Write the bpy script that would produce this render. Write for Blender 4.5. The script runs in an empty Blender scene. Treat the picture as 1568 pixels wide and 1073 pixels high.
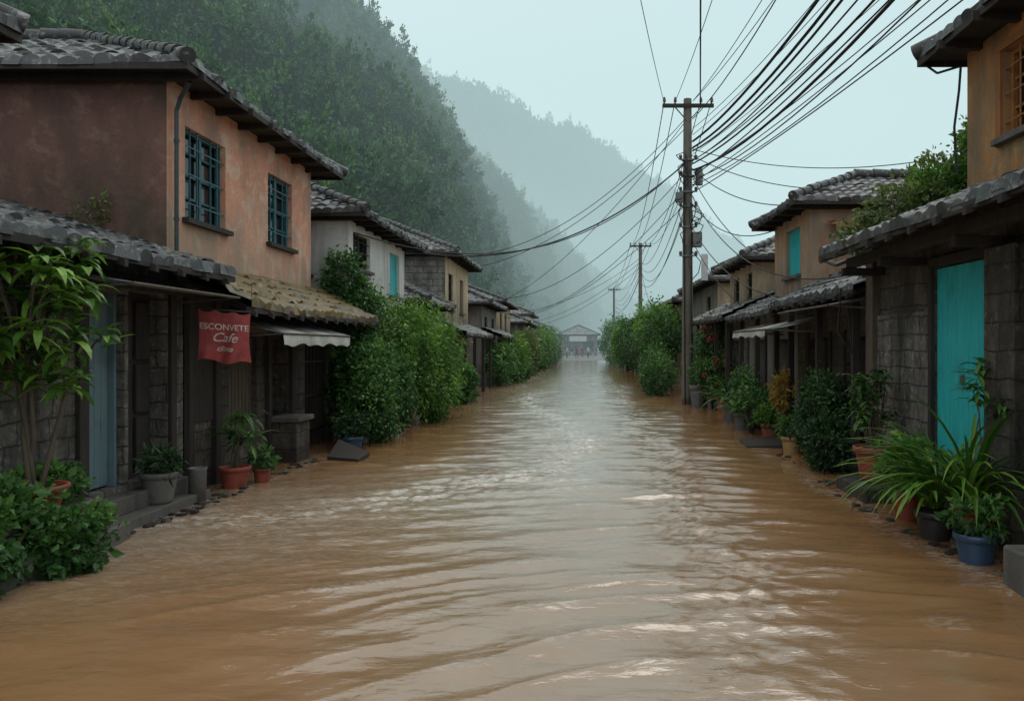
import bpy, math, random
import numpy as np
from mathutils import Vector, Matrix
random.seed(3); rng=np.random.default_rng(7)
scene=bpy.context.scene
COL=scene.collection
R=math.radians
# ---------------------------------------------------------------- materials
def newmat(name):
    m=bpy.data.materials.new(name); m.use_nodes=True
    nt=m.node_tree; b=nt.nodes['Principled BSDF']
    return m,nt,b
def N(nt,t,**k):
    n=nt.nodes.new(t)
    for a,v in k.items(): setattr(n,a,v)
    return n
def ramp(nt,fac,stops):
    r=N(nt,'ShaderNodeValToRGB'); e=r.color_ramp.elements
    while len(e)<len(stops): e.new(0.5)
    for i,(p,c) in enumerate(stops):
        e[i].position=p; e[i].color=(c[0],c[1],c[2],1) if not isinstance(c,(int,float)) else (c,c,c,1)
    nt.links.new(fac,r.inputs[0]); return r.outputs[0]
def noise(nt,scale,detail=6,rough=.6,mp=None,dist=0.0):
    tc=N(nt,'ShaderNodeTexCoord'); n=N(nt,'ShaderNodeTexNoise')
    n.inputs['Scale'].default_value=scale; n.inputs['Detail'].default_value=detail
    n.inputs['Roughness'].default_value=rough; n.inputs['Distortion'].default_value=dist
    if mp:
        m=N(nt,'ShaderNodeMapping'); m.inputs['Scale'].default_value=mp
        nt.links.new(tc.outputs['Object'],m.inputs[0]); nt.links.new(m.outputs[0],n.inputs['Vector'])
    else: nt.links.new(tc.outputs['Object'],n.inputs['Vector'])
    return n.outputs[0]
def mix(nt,fac,a,b,mode='MIX'):
    m=N(nt,'ShaderNodeMix',data_type='RGBA',blend_type=mode)
    for s,v in ((m.inputs[0],fac),(m.inputs[6],a),(m.inputs[7],b)):
        if isinstance(v,(int,float)): s.default_value=v
        elif isinstance(v,tuple): s.default_value=(v[0],v[1],v[2],1)
        else: nt.links.new(v,s)
    return m.outputs[2]
def bump(nt,b,h,strength=.4,dist=.02):
    n=N(nt,'ShaderNodeBump'); n.inputs['Strength'].default_value=strength; n.inputs['Distance'].default_value=dist
    nt.links.new(h,n.inputs['Height']); nt.links.new(n.outputs[0],b.inputs['Normal'])
def wetline(nt,c,top=.30):
    tc=N(nt,'ShaderNodeTexCoord'); sx=N(nt,'ShaderNodeSeparateXYZ'); nt.links.new(tc.outputs['Object'],sx.inputs[0])
    a=N(nt,'ShaderNodeMath',operation='MULTIPLY_ADD'); nt.links.new(noise(nt,3,5,.7),a.inputs[0]); a.inputs[1].default_value=.35; nt.links.new(sx.outputs[2],a.inputs[2])
    mr=N(nt,'ShaderNodeMapRange'); mr.inputs[1].default_value=top+.14; mr.inputs[2].default_value=top+.02; mr.inputs[4].default_value=.62
    nt.links.new(a.outputs[0],mr.inputs[0]); return mix(nt,mr.outputs[0],c,(.022,.017,.012))
def stucco(name,c1,c2,stain,amt=.5,rough=.9,lowz=None,lowc=(.05,.05,.04),peel=None,streak=(2.6,2.6,.4)):
    m,nt,b=newmat(name)
    base=mix(nt,ramp(nt,noise(nt,1.3,8,.65),[(.35,0),(.65,1)]),c1,c2)
    if peel: base=mix(nt,ramp(nt,noise(nt,2.1,9,.72,(1,1,1.3),.4),[(.51,0),(.58,.9)]),base,peel)
    st=ramp(nt,noise(nt,1.0,7,.65,streak),[(.60-amt*.25,0),(.76-amt*.12,1)])
    c=mix(nt,st,base,stain)
    sp=ramp(nt,noise(nt,9,8,.7),[(.55,0),(.75,.65)])
    c=mix(nt,sp,c,tuple(x*.55 for x in c1))
    if lowz is not None:
        tc=N(nt,'ShaderNodeTexCoord'); sx=N(nt,'ShaderNodeSeparateXYZ'); nt.links.new(tc.outputs['Object'],sx.inputs[0])
        mr=N(nt,'ShaderNodeMapRange'); mr.inputs[1].default_value=lowz+1.5; mr.inputs[2].default_value=lowz; 
        nt.links.new(sx.outputs[2],mr.inputs[0])
        mu=N(nt,'ShaderNodeMath',operation='MULTIPLY'); nt.links.new(mr.outputs[0],mu.inputs[0])
        nt.links.new(ramp(nt,noise(nt,2.2,8,.7,(1.8,1.8,.6)),[(.3,.1),(.56,1)]),mu.inputs[1])
        c=mix(nt,mu.outputs[0],c,lowc)
    nt.links.new(c,b.inputs['Base Color']); b.inputs['Roughness'].default_value=rough
    bump(nt,b,noise(nt,22,8,.7),.6,.025)
    return m
def blocks(name,c1,c2,mortar,bw=.42,bh=.2,stain=(.03,.03,.025)):
    m,nt,b=newmat(name)
    tc=N(nt,'ShaderNodeTexCoord'); sx=N(nt,'ShaderNodeSeparateXYZ'); nt.links.new(tc.outputs['Object'],sx.inputs[0])
    ad=N(nt,'ShaderNodeMath',operation='ADD'); nt.links.new(sx.outputs[0],ad.inputs[0]); nt.links.new(sx.outputs[1],ad.inputs[1])
    nz_=noise(nt,2.6,7,.7); nz2=noise(nt,4.1,7,.7)
    a1=N(nt,'ShaderNodeMath',operation='MULTIPLY_ADD'); nt.links.new(nz2,a1.inputs[0]); a1.inputs[1].default_value=.16; nt.links.new(ad.outputs[0],a1.inputs[2])
    cb=N(nt,'ShaderNodeCombineXYZ'); nt.links.new(a1.outputs[0],cb.inputs[0]); 
    a2=N(nt,'ShaderNodeMath',operation='MULTIPLY_ADD'); nt.links.new(nz_,a2.inputs[0]); a2.inputs[1].default_value=.12; nt.links.new(sx.outputs[2],a2.inputs[2])
    nt.links.new(a2.outputs[0],cb.inputs[1])
    br=N(nt,'ShaderNodeTexBrick'); nt.links.new(cb.outputs[0],br.inputs['Vector'])
    br.inputs['Scale'].default_value=1; br.inputs['Brick Width'].default_value=bw; br.inputs['Row Height'].default_value=bh
    br.inputs['Mortar Size'].default_value=.012; br.inputs['Mortar Smooth'].default_value=.8; br.offset=.37; br.squash=.8; br.squash_frequency=3
    br.inputs['Color1'].default_value=(*c1,1); br.inputs['Color2'].default_value=(*c2,1); br.inputs['Mortar'].default_value=(*mortar,1)
    c=mix(nt,ramp(nt,noise(nt,5,9,.75),[(.42,0),(.66,.9)]),br.outputs[0],tuple(x*.45 for x in c1))
    c=mix(nt,ramp(nt,noise(nt,11,9,.7),[(.54,0),(.68,.7)]),c,tuple(x*2.0 for x in c2))
    c=mix(nt,ramp(nt,noise(nt,1.2,7,.7,(2,2,.6)),[(.42,0),(.64,.95)]),c,stain)
    c=wetline(nt,c)
    nt.links.new(c,b.inputs['Base Color']); b.inputs['Roughness'].default_value=.85
    mu=N(nt,'ShaderNodeMath',operation='MULTIPLY_ADD'); nt.links.new(br.outputs[1],mu.inputs[0]); mu.inputs[1].default_value=-.8
    nt.links.new(noise(nt,10,9,.75),mu.inputs[2]); bump(nt,b,mu.outputs[0],1.0,.055)
    return m
def tilemat(name,c1,c2,moss,mossamt=.5,lichen=(.40,.42,.42)):
    m,nt,b=newmat(name)
    at=N(nt,'ShaderNodeAttribute',attribute_name='tc')
    c=mix(nt,at.outputs['Fac'],c1,c2)
    c=mix(nt,ramp(nt,noise(nt,7,8,.75),[(.53,0),(.68,.75)]),c,lichen)
    c=mix(nt,ramp(nt,noise(nt,1.6,8,.7),[(.7-mossamt*.4,0),(.82-mossamt*.3,.9)]),c,moss)
    nt.links.new(c,b.inputs['Base Color']); b.inputs['Roughness'].default_value=.5
    bump(nt,b,noise(nt,35,6,.7),.5,.01)
    return m
def wood(name,c1,c2,rough=.8,vert=True):
    m,nt,b=newmat(name)
    c=mix(nt,ramp(nt,noise(nt,2.0,8,.7,(9,9,.9) if vert else (1,1,9)),[(.35,0),(.65,1)]),c1,c2)
    c=mix(nt,ramp(nt,noise(nt,1.7,7,.7),[(.5,0),(.72,.6)]),c,tuple(x*.4 for x in c1))
    c=wetline(nt,c)
    nt.links.new(c,b.inputs['Base Color']); b.inputs['Roughness'].default_value=rough
    bump(nt,b,noise(nt,6,6,.7,(8,8,1)),.4,.01)
    return m
def plain(name,c,rough=.6,var=.35,metal=0,scale=6):
    m,nt,b=newmat(name)
    cc=mix(nt,ramp(nt,noise(nt,scale,8,.7),[(.4,0),(.7,1)]),c,tuple(x*(1-var) for x in c))
    nt.links.new(cc,b.inputs['Base Color']); b.inputs['Roughness'].default_value=rough; b.inputs['Metallic'].default_value=metal
    return m
def leafmat(name,dark,mid,light,rough=.45,obj=False,trans=.3):
    m,nt,b=newmat(name)
    at=N(nt,'ShaderNodeAttribute',attribute_name='lc'); f=at.outputs['Fac']
    if obj:
        oi=N(nt,'ShaderNodeObjectInfo'); ad=N(nt,'ShaderNodeMath',operation='MULTIPLY_ADD')
        nt.links.new(oi.outputs['Random'],ad.inputs[0]); ad.inputs[1].default_value=.5
        m2=N(nt,'ShaderNodeMath',operation='MULTIPLY'); nt.links.new(f,m2.inputs[0]); m2.inputs[1].default_value=.55
        nt.links.new(m2.outputs[0],ad.inputs[2]); f=ad.outputs[0]
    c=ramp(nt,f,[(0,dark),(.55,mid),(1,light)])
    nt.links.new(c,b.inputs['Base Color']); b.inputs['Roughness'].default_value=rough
    if trans>0:
        t=N(nt,'ShaderNodeBsdfTranslucent'); nt.links.new(c,t.inputs[0])
        mx=N(nt,'ShaderNodeMixShader'); mx.inputs[0].default_value=trans
        nt.links.new(b.outputs[0],mx.inputs[1]); nt.links.new(t.outputs[0],mx.inputs[2])
        nt.links.new(mx.outputs[0],nt.nodes['Material Output'].inputs[0])
    return m

M_pink=stucco('pink_stucco',(.66,.29,.185),(.74,.38,.26),(.36,.235,.175),.6,lowz=2.7,lowc=(.33,.27,.20),peel=(.72,.52,.40),streak=(1.9,1.9,.8))
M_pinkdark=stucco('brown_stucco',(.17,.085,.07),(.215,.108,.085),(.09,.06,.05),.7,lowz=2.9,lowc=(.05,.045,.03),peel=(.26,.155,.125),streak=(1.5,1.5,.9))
M_white=stucco('white_stucco',(.80,.80,.78),(.72,.72,.70),(.42,.42,.39),.3,lowz=2.5,lowc=(.3,.3,.26))
M_beige=stucco('beige_stucco',(.58,.46,.30),(.50,.40,.27),(.28,.22,.16),.5,lowz=2.5)
M_ochre=stucco('ochre_stucco',(.58,.26,.07),(.49,.21,.06),(.20,.13,.075),.8,lowz=3.3,lowc=(.15,.12,.07),peel=(.46,.31,.17),streak=(2,2,.7))
M_orange=stucco('orange_stucco',(.52,.27,.13),(.48,.31,.19),(.26,.21,.16),.8,lowz=2.8,lowc=(.14,.12,.10),peel=(.40,.34,.28))
M_grey=stucco('grey_stucco',(.24,.23,.21),(.18,.17,.155),(.09,.085,.075),.8,lowz=-.3)
M_block=blocks('grey_blocks',(.17,.16,.145),(.24,.23,.21),(.085,.08,.07))
M_blockd=blocks('dark_stone_blocks',(.095,.08,.065),(.15,.13,.105),(.045,.04,.035),.5,.26)
M_blockl=blocks('light_blocks',(.30,.29,.27),(.24,.235,.22),(.14,.135,.125),.5,.22,(.08,.08,.07))
M_stone=stucco('ledge_stone',(.10,.095,.085),(.14,.13,.12),(.05,.05,.04),.6)
M_tile=tilemat('grey_roof_tiles',(.030,.033,.036),(.10,.105,.11),(.06,.065,.035),.4)
M_tilebrown=tilemat('mossy_brown_tiles',(.05,.045,.032),(.11,.09,.06),(.19,.13,.03),.8,(.20,.18,.14))
M_tilered=tilemat('red_tiles',(.25,.09,.05),(.33,.13,.08),(.1,.09,.07),.3,(.2,.15,.12))
M_tilefar=tilemat('far_roof_tiles',(.05,.053,.056),(.14,.14,.135),(.10,.09,.06),.4)
M_woodd=wood('dark_wood',(.018,.015,.013),(.038,.031,.026))
M_woodm=wood('weathered_wood',(.07,.055,.04),(.12,.095,.07))
M_woodo=wood('orange_wood',(.34,.14,.04),(.24,.10,.03))
M_teal=wood('teal_paint',(.015,.38,.41),(.03,.50,.52),.5)
M_tealw=plain('teal_window_paint',(.03,.13,.16),.5,.5)
M_pipe=plain('downpipe_paint',(.035,.06,.062),.5,.4)
M_bluedoor=wood('bluegrey_door_paint',(.12,.20,.235),(.16,.25,.28),.6)
M_glass,nt,b=newmat('dark_glass'); b.inputs['Base Color'].default_value=(.012,.016,.018,1); b.inputs['Roughness'].default_value=.12
M_dark=plain('interior_dark',(.012,.011,.010),.9)
M_canvas=plain('awning_canvas',(.42,.42,.38),.8,.5,0,3)
M_tin=plain('corrugated_tin',(.30,.32,.32),.45,.5,.3,3)
M_terra=plain('terracotta',(.30,.07,.045),.55,.5)
M_greypot=plain('grey_pot_clay',(.15,.15,.145),.6,.4)
M_blackpot=plain('black_pot_plastic',(.03,.03,.032),.45,.3)
M_bluepot=plain('blue_pot_glaze',(.03,.075,.14),.3,.3)
M_yelpot=plain('yellow_pot_clay',(.40,.27,.11),.5,.3)
M_soil=plain('potting_soil',(.03,.02,.015),.95)
M_metal=plain('galvanised_metal',(.16,.17,.17),.5,.3,.5)
M_wire=plain('cable_rubber',(.012,.013,.015),.6,.2)
M_pole=wood('weathered_pole',(.10,.09,.075),(.18,.165,.14))
M_red=plain('banner_red_cloth',(.35,.065,.065),.85,.5,0,5)
M_lettering=plain('banner_lettering',(.62,.48,.44),.8,.5,0,12)
M_ceram=plain('insulator_ceramic',(.10,.06,.05),.25,.2)
M_whitep=plain('white_paint',(.6,.62,.62),.5,.3)
L_dark=leafmat('dark_leaves',(.008,.028,.010),(.026,.078,.022),(.07,.16,.04))
L_mid=leafmat('green_leaves',(.012,.045,.012),(.045,.135,.028),(.13,.28,.055))
L_bright=leafmat('bright_leaves',(.022,.075,.010),(.085,.215,.026),(.22,.40,.055))
L_olive=leafmat('olive_leaves',(.03,.055,.015),(.10,.16,.04),(.22,.28,.07))
L_yellow=leafmat('yellow_leaves',(.20,.14,.02),(.38,.25,.04),(.5,.36,.08))
L_flower=leafmat('red_flowers',(.25,.02,.03),(.4,.04,.06),(.5,.1,.12))
L_forest=leafmat('forest_leaves',(.004,.026,.009),(.020,.080,.020),(.075,.17,.034),.7,True,0)
# ---------------------------------------------------------------- mesh helpers
def empty(name):
    e=bpy.data.objects.new(name,None); e.empty_display_size=.3; COL.objects.link(e); return e
class B:
    def __init__(s): s.v=[]; s.f=[]; s.m=[]; s.mats=[]; s.sm=[]
    def mi(s,m):
        if m not in s.mats: s.mats.append(m)
        return s.mats.index(m)
    def face(s,pts,m,sm=False):
        i=len(s.v); s.v+= [tuple(p) for p in pts]; s.f.append(tuple(range(i,i+len(pts)))); s.m.append(s.mi(m)); s.sm.append(sm)
    def idx(s,V,F,m,sm=False):
        i=len(s.v); s.v+=[tuple(p) for p in V]
        for f in F: s.f.append(tuple(i+k for k in f)); s.m.append(s.mi(m)); s.sm.append(sm)
    def box(s,x0,x1,y0,y1,z0,z1,m):
        if x0>x1:x0,x1=x1,x0
        if y0>y1:y0,y1=y1,y0
        if z0>z1:z0,z1=z1,z0
        V=[(x0,y0,z0),(x1,y0,z0),(x1,y1,z0),(x0,y1,z0),(x0,y0,z1),(x1,y0,z1),(x1,y1,z1),(x0,y1,z1)]
        s.idx(V,[(0,3,2,1),(4,5,6,7),(0,1,5,4),(1,2,6,5),(2,3,7,6),(3,0,4,7)],m)
    def cyl(s,p0,p1,r0,r1,m,n=10,cap=True):
        p0=Vector(p0);p1=Vector(p1); d=(p1-p0)
        if d.length<1e-6: return
        d.normalize(); a=d.orthogonal().normalized(); c=d.cross(a)
        V=[];F=[]
        for p,r in ((p0,r0),(p1,r1)):
            for k in range(n):
                t=2*math.pi*k/n; V.append(p+a*math.cos(t)*r+c*math.sin(t)*r)
        for k in range(n): F.append((k,(k+1)%n,n+(k+1)%n,n+k))
        s.idx(V,F,m,True)
        if cap: s.idx(V,[tuple(range(n-1,-1,-1)),tuple(range(n,2*n))],m)
    def tube(s,pts,r0,r1,m,n=6):
        for i in range(len(pts)-1):
            a=r0+(r1-r0)*i/(len(pts)-1); b_=r0+(r1-r0)*(i+1)/(len(pts)-1)
            s.cyl(pts[i],pts[i+1],a,b_,m,n,False)
    def lathe(s,c,prof,m,n=24):
        V=[];F=[]
        for r,z in prof:
            for k in range(n):
                t=2*math.pi*k/n; V.append((c[0]+r*math.cos(t),c[1]+r*math.sin(t),c[2]+z))
        for j in range(len(prof)-1):
            for k in range(n): F.append((j*n+k,j*n+(k+1)%n,(j+1)*n+(k+1)%n,(j+1)*n+k))
        s.idx(V,F,m,True)
    def done(s,name,parent=None,bevel=0):
        me=bpy.data.meshes.new(name); me.from_pydata(s.v,[],s.f); 
        for m in s.mats: me.materials.append(m)
        me.polygons.foreach_set('material_index',s.m); me.polygons.foreach_set('use_smooth',s.sm)
        me.update(); o=bpy.data.objects.new(name,me); COL.objects.link(o)
        if parent: o.parent=parent
        if bevel:
            md=o.modifiers.new('bevel','BEVEL'); md.width=bevel; md.segments=1; md.limit_method='ANGLE'
        return o
def npmesh(name,V,F,mat,parent=None,attr=None,aname='lc',domain='FACE',smooth=False,link=True,extra=None):
    me=bpy.data.meshes.new(name); me.from_pydata(V.tolist(),[],F.tolist()); me.materials.append(mat)
    if attr is not None:
        a=me.attributes.new(aname,'FLOAT',domain); a.data.foreach_set('value',np.asarray(attr,dtype=np.float32))
    if extra:
        a=me.attributes.new(extra[0],'FLOAT',domain); a.data.foreach_set('value',np.asarray(extra[1],dtype=np.float32))
    if smooth: me.polygons.foreach_set('use_smooth',[True]*len(me.polygons))
    me.update(); o=bpy.data.objects.new(name,me)
    if link: COL.objects.link(o)
    if parent: o.parent=parent
    return o
def PX(xc,ins): return lambda a,z,d: (xc+ins*d,a,z)
def PY(yc,ins): return lambda a,z,d: (a,yc+ins*d,z)
def boxP(b_,P,a0,a1,z0,z1,d0,d1,m):
    p=P(a0,z0,d0); q=P(a1,z1,d1); b_.box(p[0],q[0],p[1],q[1],p[2],q[2],m)
def wall(b_,P,a0,a1,z0,z1,holes,m,dep=.16):
    A=sorted(set([a0,a1]+[h[0] for h in holes]+[h[1] for h in holes])); Z=sorted(set([z0,z1]+[h[2] for h in holes]+[h[3] for h in holes]))
    for i in range(len(A)-1):
        for j in range(len(Z)-1):
            ca=(A[i]+A[i+1])/2; cz=(Z[j]+Z[j+1])/2
            if any(h[0]<ca<h[1] and h[2]<cz<h[3] for h in holes): continue
            b_.face([P(A[i],Z[j],0),P(A[i+1],Z[j],0),P(A[i+1],Z[j+1],0),P(A[i],Z[j+1],0)],m)
    for h in holes:
        x0,x1,y0,y1=h[:4]
        for (p,q) in (((x0,y0),(x1,y0)),((x1,y0),(x1,y1)),((x1,y1),(x0,y1)),((x0,y1),(x0,y0))):
            b_.face([P(p[0],p[1],0),P(q[0],q[1],0),P(q[0],q[1],dep),P(p[0],p[1],dep)],m)
def window(b_,P,a0,a1,z0,z1,style='grid',fm=None,nv=3,nh=3,sill=True):
    fm=fm or M_tealw
    boxP(b_,P,a0,a1,z0,z1,.16,.2,M_glass if style!='open' else M_dark)
    w=.05
    if style=='open': return
    boxP(b_,P,a0,a0+w,z0,z1,.08,.14,fm); boxP(b_,P,a1-w,a1,z0,z1,.08,.14,fm)
    boxP(b_,P,a0+w,a1-w,z0,z0+w,.08,.14,fm); boxP(b_,P,a0+w,a1-w,z1-w,z1,.08,.14,fm)
    if style=='grid':
        mid=(a0+a1)/2
        boxP(b_,P,mid-.03,mid+.03,z0+w,z1-w,.085,.135,fm)
        for k in range(1,nh+1):
            z=z0+(z1-z0)*k/(nh+1); boxP(b_,P,a0+w,mid-.03,z-.014,z+.014,.1,.125,fm); boxP(b_,P,mid+.03,a1-w,z-.014,z+.014,.1,.125,fm)
        for k in range(1,nv*2+2):
            a=a0+(a1-a0)*k/(nv*2+2)
            if abs(a-mid)<.04: continue
            boxP(b_,P,a-.008,a+.008,z0-.0,z1,.03,.05,fm)
        for k in (.18,.5,.8):
            z=z0+(z1-z0)*k; boxP(b_,P,a0,a1,z-.009,z+.009,.022,.030,fm)
    if style=='shutter':
        n=max(2,int((a1-a0)/.1))
        for k in range(n):
            a=a0+w+(a1-a0-2*w)*k/n; boxP(b_,P,a+.004,a+(a1-a0-2*w)/n-.004,z0+w,z1-w,.09,.12+.006*(k%2),fm)
    if sill: boxP(b_,P,a0-.08,a1+.08,z0-.07,z0-.004,-.09,.05,M_woodd if fm is M_tealw else M_stone)
def tile_slope(name,parent,o,u,v,L,D,slope,mat,pitch=.22,course=.27,keep=None,amp=.035):
    u=np.array(u,float); v=np.array(v,float)
    nc=max(1,int(round(L/pitch))); pitch=L/nc; S=8
    us=np.linspace(0,L,nc*S+1)
    nr=max(1,int(round(D/course))); cs=D/nr
    vs=[]
    for k in range(nr): vs+=[k*cs+.0001,(k+.96)*cs]
    vs=np.array([0]+vs+[D])
    UU,VV=np.meshgrid(us,vs)
    col=np.clip((UU/pitch).astype(int),0,nc-1); row=np.clip((VV/cs).astype(int),0,nr-1)
    jit=rng.normal(0,.010,(nr+1,nc+1)); fr=(VV/cs)-row
    shift=rng.normal(0,.02,(nr+1,nc+1)); VV=VV+shift[row,col]*(VV>0)
    shift0=rng.uniform(-.035,.02,nc+1); VV=np.where(row==0,VV+shift0[col]*(1-fr),VV)
    H=amp*(np.abs(np.sin(np.pi*UU/pitch)))**.8 + .035*(1-fr) + jit[row,col]
    H[0,:]=-.045
    sag=-.035*np.sin(np.pi*UU/L)*(1 if L>3 else .3)+.012*np.sin(UU*1.7+o[0])
    X=o[0]+u[0]*UU+v[0]*VV; Y=o[1]+u[1]*UU+v[1]*VV; Z=o[2]+slope*VV+H+sag
    V=np.stack([X,Y,Z],-1).reshape(-1,3)
    nu=len(us); a=(np.arange(len(vs)-1)[:,None]*nu+np.arange(nu-1)[None,:])
    F=np.stack([a,a+1,a+1+nu,a+nu],-1).reshape(-1,4)
    cu=((UU[:-1,:-1]+UU[1:,1:])/2).ravel(); cv=((VV[:-1,:-1]+VV[1:,1:])/2).ravel()
    tcv=rng.random((nr+1,nc+1)); tc=tcv[np.clip((cv/cs).astype(int),0,nr),np.clip((cu/pitch).astype(int),0,nc)]
    if keep is not None:
        k=keep(cu,cv); F=F[k]; tc=tc[k]
    if u[0]*v[1]-u[1]*v[0]<0: F=F[:,::-1]
    return npmesh(name,V,F,mat,parent,tc,'tc')
def cap_line(b_,p0,p1,m,r=.09,seg=.32):
    p0=Vector(p0);p1=Vector(p1); n=max(1,int((p1-p0).length/seg)); d=(p1-p0)/n
    for k in range(n):
        off=Vector((0,0,random.uniform(-.008,.012)))
        b_.cyl(p0+d*k+off-d*.08,p0+d*(k+1)+off,r*1.12,r*.9,m,10,True)
def hip_roof(parent,x0,x1,y0,y1,z,slope,mat,pitch=.22,course=.27):
    w=x1-x0; l=y1-y0; D=min(w,l)/2
    kp=lambda Lh: (lambda cu,cv: (cu>=cv-.02)&(cu<=Lh-cv+.02))
    tile_slope('roof_tiles_east',parent,(x1,y0,z),(0,1),(-1,0),l,D,slope,mat,pitch,course,kp(l))
    tile_slope('roof_tiles_west',parent,(x0,y0,z),(0,1),(1,0),l,D,slope,mat,pitch,course,kp(l))
    tile_slope('roof_tiles_south',parent,(x0,y0,z),(1,0),(0,1),w,D,slope,mat,pitch,course,kp(w))
    tile_slope('roof_tiles_north',parent,(x0,y1,z),(1,0),(0,-1),w,D,slope,mat,pitch,course,kp(w))
    b_=B(); h=z+slope*D+.06
    if w>=l: r0=(x0+D,y0+D,h); r1=(x1-D,y0+D,h)
    else: r0=(x0+D,y0+D,h); r1=(x0+D,y1-D,h)
    e=.04
    for c in ((x0,y0),(x1,y0),(x0,y1),(x1,y1)):
        t=r0 if (abs(c[0]-r0[0])+abs(c[1]-r0[1]))<(abs(c[0]-r1[0])+abs(c[1]-r1[1])) else r1
        cap_line(b_,(c[0],c[1],z+e),t,mat)
    if (Vector(r1)-Vector(r0)).length>.2: cap_line(b_,r0,r1,mat,.11)
    b_.done('roof_ridge_caps',parent)
    b_=B()
    b_.box(x0+.03,x1-.03,y0+.03,y1-.03,z-.07,z-.05,M_woodd)
    for (a,b2,c,d) in ((x0,x1,y0,y0+.03),(x0,x1,y1-.03,y1),(x0,x0+.03,y0+.03,y1-.03),(x1-.03,x1,y0+.03,y1-.03)):
        b_.box(a,b2,c,d,z-.13,z-.047,M_woodd)
    k=y0+.3
    while k<y1-.2:
        b_.box(x0-.06,x1+.06,k,k+.07,z-.17,z-.073,M_woodd); k+=.75
    b_.done('eave_boards',parent)
def lean_roof(parent,side,xe,D,y0,y1,z,slope,mat,name='lean_to_roof',rafters=True,pitch=.22):
    vx=side
    tile_slope(name,parent,(xe,y0,z),(0,1),(vx,0),y1-y0,D,slope,mat,pitch,.27)
    b_=B()
    xs=xe+vx*.03; xb=xe+vx*D
    pts=[(xs,y0+.02,z-.06),(xs,y1-.02,z-.06),(xb,y1-.02,z-.06+slope*D),(xb,y0+.02,z-.06+slope*D)]
    b_.face(pts,M_woodd); b_.face([(p[0],p[1],p[2]-.03) for p in pts][::-1],M_woodd)
    b_.box(xe,xe+vx*.04,y0,y1,z-.12,z-.047,M_woodd)
    if rafters:
        k=y0+.1
        while k<y1-.05:
            p0=(xe-vx*.05,k,z-.13); p1=(xb,k,z-.13+slope*D)
            q=.03
            V=[(p0[0],k-q,p0[2]-.04),(p0[0],k+q,p0[2]-.04),(p0[0],k+q,p0[2]+.03),(p0[0],k-q,p0[2]+.03),
               (p1[0],k-q,p1[2]-.04),(p1[0],k+q,p1[2]-.04),(p1[0],k+q,p1[2]+.03),(p1[0],k-q,p1[2]+.03)]
            b_.idx(V,[(0,1,2,3),(7,6,5,4),(0,4,5,1),(1,5,6,2),(2,6,7,3),(3,7,4,0)],M_woodd); k+=.55
    b_.done(name+'_timbers',parent)
def house(name,side,xw,depth,y0,y1,zb,zt,mw,me,roofm,wins=(),endwins=(),slope=.45,ov=.5,pitch=.22,course=.27):
    p=empty(name); b_=B(); xb=xw+side*depth
    P=PX(xw,side); wall(b_,P,y0,y1,zb,zt,[w[:4] for w in wins],mw)
    Pe=PY(y0,1); wall(b_,Pe,min(xw,xb),max(xw,xb),zb,zt,[w[:4] for w in endwins],me)
    b_.face([(xw,y1,zb),(xb,y1,zb),(xb,y1,zt),(xw,y1,zt)],me)
    b_.face([(xb,y0,zb),(xb,y1,zb),(xb,y1,zt),(xb,y0,zt)],me)
    b_.done('walls',p)
    if wins or endwins:
        b_=B()
        for w in wins: window(b_,P,*w[:4],*w[4:])
        for w in endwins: window(b_,Pe,*w[:4],*w[4:])
        b_.done('windows',p)
    x0,x1=min(xw,xb)-ov,max(xw,xb)+ov
    hip_roof(p,x0,x1,y0-ov,y1+ov,zt+.12,slope,roofm,pitch,course)
    return p
# ---------------------------------------------------------------- foliage
def unit(n):
    v=rng.normal(size=(n,3)); return v/np.linalg.norm(v,axis=1)[:,None]
def leaves_at(P,Dn,size,elong=2.0,var=.35):
    n=len(P); d=unit(n)*.75+Dn; d/=np.linalg.norm(d,axis=1)[:,None]
    s=np.cross(d,unit(n)); s/=np.linalg.norm(s,axis=1)[:,None]+1e-9
    nn=np.cross(d,s); L=size*(1+var*rng.normal(size=n)).clip(.4,1.8)[:,None]; W=L/elong
    V=np.stack([P,P+d*L*.45+s*W*.5+nn*W*.15,P+d*L,P+d*L*.45-s*W*.5+nn*W*.15],1).reshape(-1,3)
    F=np.arange(4*n).reshape(-1,4); return V,F
def cloud_pts(blobs,n,clump=.22,nclump=40,inner=.55):
    vol=np.array([b[3]*b[4]*b[5] for b in blobs])**.67; vol/=vol.sum()
    Ps=[];Ds=[];Cs=[]
    for b,w in zip(blobs,vol):
        m=max(8,int(n*w)); c=np.array(b[:3]); r=np.array(b[3:6]); K=max(6,int(nclump*1))
        cd=unit(K); cr=inner+(1.0-inner)*rng.random((K,1))**.6
        cc=cd*cr; k=rng.integers(0,K,m)
        loc=cc[k]+rng.normal(size=(m,3))*clump*rng.uniform(.5,1.1,(K,1))[k]
        Ps.append(c+loc*r); dd=loc/(np.linalg.norm(loc,axis=1)[:,None]+1e-6); Ds.append(dd)
        kc=rng.random(K); rad=np.linalg.norm(loc,axis=1)
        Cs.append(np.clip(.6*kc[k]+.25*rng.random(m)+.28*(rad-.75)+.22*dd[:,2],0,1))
    return np.concatenate(Ps),np.concatenate(Ds),np.concatenate(Cs)
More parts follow.
